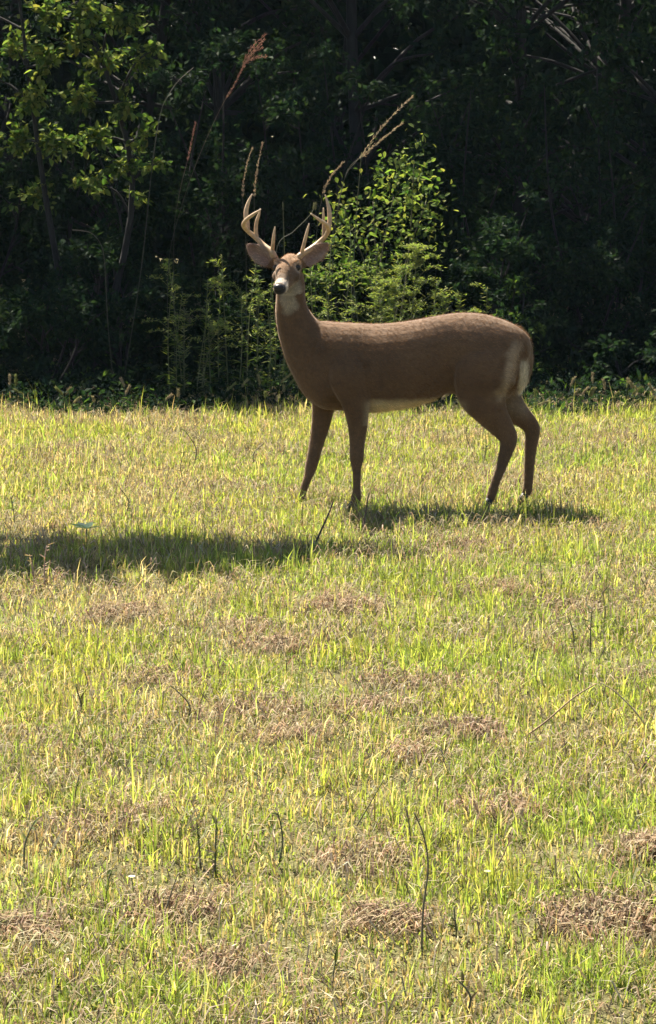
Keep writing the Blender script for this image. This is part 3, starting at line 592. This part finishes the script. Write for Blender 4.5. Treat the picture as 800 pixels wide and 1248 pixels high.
# tall grasses with seed heads, and bare twigs, rising before the dark wood
def tall_grass(rows, Y, label, group=None, head=.22, fat=.008, col=(.30, .24, .15), branches=0, name='tall_grass', cat='tall grass', r=.0022):
    pts = [P(x, y, Y) for x, y in rows]; b = pts[0].copy(); b[2] = float(ground_z(b[0], b[1])) - .01
    low = [b] if pts[0][2] > .15 else []
    s = catmull(low + pts, 8); root = thing(name, label, cat, b, group); gs = Geo()
    qg = np.linspace(0, 1, len(s))[:, None]; tube(gs, s, np.linspace(r, r * .5, len(s)), sides=5, col=np.array(col) * .8 * qg**3 + np.array([.03, .034, .018]) * (1 - qg**3)); link('stem', gs.mesh('stem', b), M_STEM, root)
    if head:
        m0 = int(len(s) * (1 - head)); gh = Geo(); n = 170; j = RNG.integers(m0, len(s) - 1, n); T = norm(np.gradient(s, axis=0))[j]
        taper = 1 - .6 * (j - m0) / max(len(s) - m0, 1); pos = s[j] + rdir(n) * (fat * taper * RNG.uniform(0, 1, n))[:, None] + T * (RNG.uniform(0, 1, n) * np.linalg.norm(s[-1] - s[-2]))[:, None]
        leaves(gh, pos, T + rdir(n) * .45, rdir(n), RNG.uniform(.014, .03, n), RNG.uniform(.004, .007, n), mixcol([col, np.array(col) * .75], n), kite=True)
        for k in range(branches):
            p0 = s[RNG.integers(m0, len(s) - 2)]; e = p0 + norm(s[-1] - s[m0]) * RNG.uniform(.12, .22) + np.array([RNG.uniform(.03, .12), RNG.normal(0, .04), RNG.normal(-.02, .03)])
            br = catmull([p0, (p0 + e) / 2 + np.array([-.01, 0, .015]), e], 5); m = 50; j = RNG.integers(2, len(br), m)
            leaves(gh, br[j] + rdir(m) * .008, norm(e - p0) + rdir(m) * .5, rdir(m), RNG.uniform(.012, .026, m), .005, mixcol([col], m), kite=True); tube(gh, br, .0016, sides=4, col=col)
        link('seed_head', gh.mesh('seed_head', b, smooth=False), M_STRAW, root)
TAN = (.30, .23, .15); RUS = (.22, .12, .09)
tall_grass([(205, 330), (222, 250), (245, 185), (270, 130), (290, 95), (300, 68)], 4.95, 'reddish tall grass with a branched drooping seed head before the dark wood', col=RUS, branches=6, head=.3)
tall_grass([(212, 300), (218, 240), (230, 190), (238, 150)], 4.9, 'thin dry grass stalk leaning behind the reddish seed head', col=RUS, head=.3, fat=.004)
tall_grass([(300, 300), (296, 240), (300, 205), (307, 182)], 4.9, 'narrow dry grass spike right above the buck\'s left-hand antler', head=.5, fat=.006, col=TAN)
tall_grass([(312, 300), (310, 240), (314, 205), (320, 175)], 5.0, 'taller of two narrow grass spikes above the antler', head=.5, fat=.006, col=TAN)
tall_grass([(402, 330), (418, 225), (440, 190), (470, 150), (502, 118)], 4.9, 'longest tan grass plume arching right above the lit bush', head=.42, fat=.012, col=(.38, .3, .19))
tall_grass([(405, 330), (420, 218), (445, 188), (468, 168), (490, 150)], 4.8, 'shorter tan grass plume below the longest one', head=.42, fat=.012, col=(.38, .3, .19))
tall_grass([(385, 310), (392, 245), (402, 218), (418, 198)], 4.85, 'short curved grass plume beside the right-hand antler tip', head=.45, fat=.009, col=TAN)
tall_grass([(432, 330), (434, 270), (438, 220), (441, 185)], 5.0, 'straight green grass stalk crossing the tan plumes', head=0, col=(.14, .16, .05), r=.004)
tall_grass([(330, 380), (338, 302), (358, 282), (378, 262), (384, 250)], 4.8, 'slanting bare weed stalk seen between the antlers', head=.12, fat=.015, col=(.2, .2, .1), r=.004)
tall_grass([(150, 470), (172, 330), (186, 200), (196, 138), (206, 115), (218, 98), (236, 82)], 5.0, 'crooked bare twig reaching right from the upper-left tree', head=0, col=(.16, .14, .1), name='twig', cat='twig', r=.004)
tall_grass([(140, 480), (132, 400), (128, 325), (124, 300), (113, 285), (100, 281), (88, 280)], 4.7, 'hooked pale dead twig in front of the dark shrubs', head=0, col=(.16, .135, .11), name='twig', cat='twig', r=.0034)
tall_grass([(2, 510), (10, 495), (22, 487), (36, 485)], 4.3, 'arching grass blade at the wood edge below the hooked twig', head=.4, fat=.006, col=(.22, .24, .1), r=.004)
EL, EG = 'thin seeding grass stalk where the meadow meets the wood', 'seeding grass stalks at the meadow edge'
for px in list(RNG.uniform(-20, 360, 20)) + list(RNG.uniform(650, 830, 26)) + list(RNG.uniform(455, 560, 8)):
    Y = RNG.uniform(3.7, 4.4); y0 = 492 + (4.5 - Y) * 18; h = RNG.uniform(12, 40)
    tall_grass([(px, y0), (px + RNG.normal(0, 3), y0 - h * .6), (px + RNG.normal(0, 7), y0 - h)], Y, EL, EG, head=.4, fat=.005, col=[(.3, .27, .14), (.2, .22, .08), (.34, .28, .18)][RNG.integers(0, 3)], r=.0025)

# ------------------------------------------------------------------ single stems and weeds standing in the meadow
def field_stem(rows, label, group=None, col=(.07, .055, .035), r=.0028, leafn=0, name='dry_stem', cat='stem', lcol=None):
    b = G(*rows[0]); b[2] = float(ground_z(b[0], b[1])) - .01
    pts = [b] + [P(x, y, b[1] + .015 * i) for i, (x, y) in enumerate(rows[1:], 1)]
    root = thing(name, label, cat, b, group); s = catmull(pts, 6); gs = Geo(); tube(gs, s, np.linspace(r, r * .5, len(s)), sides=6, col=col); link('stem', gs.mesh('stem', b), M_STEM, root)
    if leafn:
        gl = Geo(); j = RNG.integers(2, len(s), leafn); d = rdir(leafn); d[:, 2] = np.abs(d[:, 2]) * .6
        leaves(gl, s[j], d, np.array([0, 0, 1.]) + rdir(leafn) * .4, RNG.uniform(.02, .05, leafn), RNG.uniform(.006, .012, leafn), mixcol(lcol or [col], leafn)); link('foliage', gl.mesh('foliage', b, smooth=False), M_WEED, root, kind='stuff')
DK = (.11, .09, .055)
field_stem([(514, 1168), (516, 1110), (522, 1058), (517, 1020), (505, 990)], 'tall dark bare stem curving in the foreground grass', col=DK, r=.0032)
field_stem([(502, 1045), (500, 1015), (496, 985)], 'thin dark stem beside the tall curving one', col=DK)
field_stem([(380, 672), (390, 650), (400, 628), (407, 610)], 'dark leaning stick standing in the shadow in front of the buck', col=(.06, .045, .035), r=.006)
field_stem([(443, 650), (445, 630), (450, 600)], 'short dark stick near the front hoof of the buck', col=(.09, .06, .045), r=.005, leafn=8)
field_stem([(630, 905), (665, 880), (700, 850), (728, 833)], 'long reddish straw stalk leaning right in the green grass', col=(.26, .17, .09), r=.0042)
field_stem([(800, 897), (775, 868), (750, 843), (732, 832)], 'long pale straw stalk leaning left toward the reddish stalk', col=(.3, .24, .13), r=.0035)
field_stem([(195, 1135), (205, 1100), (217, 1065)], 'dark stem leaning right above dead thatch', col=DK)
field_stem([(590, 1075), (610, 1050), (625, 1015)], 'reddish slanting straw above the small pale blossom', col=(.22, .13, .07))
field_stem([(430, 1015), (448, 985), (468, 950)], 'thin stem slanting right among bright green blades', col=(.12, .11, .05))
field_stem([(55, 710), (54, 690), (57, 665)], 'pinkish dry stalk with withered leaves at the shadow edge', col=(.34, .22, .16), r=.004, leafn=14)
field_stem([(42, 712), (40, 692), (36, 676)], 'shorter pinkish dry stalk beside the taller one', col=(.34, .22, .16), r=.004, leafn=10)
FL, FG = 'thin leafy weed standing in the open foreground meadow', 'weeds standing in the foreground meadow'
for px, y0, h, n in [(225, 885, 50, 6), (262, 1068, 70, 16), (245, 1060, 60, 12), (338, 1060, 70, 14), (100, 880, 45, 8), (95, 1000, 55, 10), (565, 1240, 50, 8), (720, 800, 60, 14), (735, 770, 50, 12), (700, 790, 40, 10), (560, 1150, 45, 6), (135, 1110, 50, 8), (235, 570, 45, 14), (225, 590, 40, 12), (310, 565, 25, 6), (590, 560, 35, 10), (575, 545, 32, 10), (30, 1060, 60, 8), (660, 720, 40, 8), (780, 960, 40, 6), (405, 1215, 45, 6), (18, 640, 35, 10), (150, 630, 36, 12)]:
    field_stem([(px, y0), (px + RNG.normal(0, 3), y0 - h * .5), (px + RNG.normal(0, 8), y0 - h)], *((FL, FG) if y0 > 700 else ('short leafy weed in the grass on the far side of the long shadow', 'weeds between the shadow and the wood')), col=(.1, .095, .045), leafn=n, lcol=[(.08, .1, .03), (.1, .08, .04)], name='weed', cat='weed', r=.0035)
def rosette(px, py, label, n, L, cols, name, cat, h=.05):
    b = G(px, py); b[2] = float(ground_z(b[0], b[1])); root = thing(name, label, cat, b)
    gs = Geo(); top = np.array([0, 0, h]); tube(gs, np.array([[0, 0, -.01], [0, 0, h * .5], top]), .003, sides=5, col=(.1, .12, .04)); link('stem', gs.mesh('stem'), M_STEM, root)
    for i in range(n):
        gl = Geo(); az = i / n * 2 * np.pi + RNG.normal(0, .3)
        leaves(gl, np.zeros((1, 3)), np.array([[math.cos(az), math.sin(az), .35]]), np.array([[0, 0, 1.]]), L * RNG.uniform(.8, 1.1), L * .42, mixcol(cols, 1)); o = link('leaf', gl.mesh('leaf', smooth=False), M_WEED, root); o.location = top
rosette(106, 668, 'small plant with pale broad leaves poking up inside the grass shadow', 6, .1, [(.55, .58, .38), (.4, .48, .2)], 'weed', 'weed', .1)
def blossom(px, py, label, col, r=.012):
    b = G(px, py); b[2] = float(ground_z(b[0], b[1])) + .0; root = thing('flower', label, 'flower', b); gs = Geo()
    top = np.array([0, 0, .07]); tube(gs, np.array([[0, 0, -.01], [.004, 0, .035], top]), .002, sides=5, col=(.1, .13, .04)); link('stem', gs.mesh('stem'), M_STEM, root)
    gl = Geo(); n = 10; az = np.arange(n) / n * 2 * np.pi; d = np.stack([np.cos(az), np.sin(az), np.full(n, .5)], -1)
    leaves(gl, np.tile(top, (n, 1)), d, np.tile([0, 0, 1.], (n, 1)), r, r * .7, col); link('petals', gl.mesh('petals', smooth=False), M_WEED, root)
blossom(594, 1098, 'small round pale yellow blossom low in the green grass', (.7, .72, .35))
blossom(161, 1100, 'small white blossom low in the dry brown grass', (.75, .75, .7))

# ------------------------------------------------------------------ thin air volume added over the whole place as a veil of lens glare
def glare_veil():
    x0, x1, y0, y1, z0, z1 = -700., 700., -700., 700., -1.2, 11.
    v = [(x, y, z) for z in (z0, z1) for y in (y0, y1) for x in (x0, x1)]
    f = [(0, 2, 3, 1), (4, 5, 7, 6), (0, 1, 5, 4), (2, 6, 7, 3), (0, 4, 6, 2), (1, 3, 7, 5)]
    me = bpy.data.meshes.new('glare_veil'); me.from_pydata(v, [], f); m, n, l, out = new_mat('glare_veil_air')
    pv = n.new('ShaderNodeVolumePrincipled'); pv.inputs['Density'].default_value = .00016; pv.inputs['Color'].default_value = (.62, .8, 1, 1); pv.inputs['Anisotropy'].default_value = .2
    l.new(pv.outputs[0], out.inputs['Volume'])
    tag(link('glare_veil', me, m), 'thin air volume added over the meadow and the wood as lens glare', 'glare_veil', kind='stuff')
glare_veil()
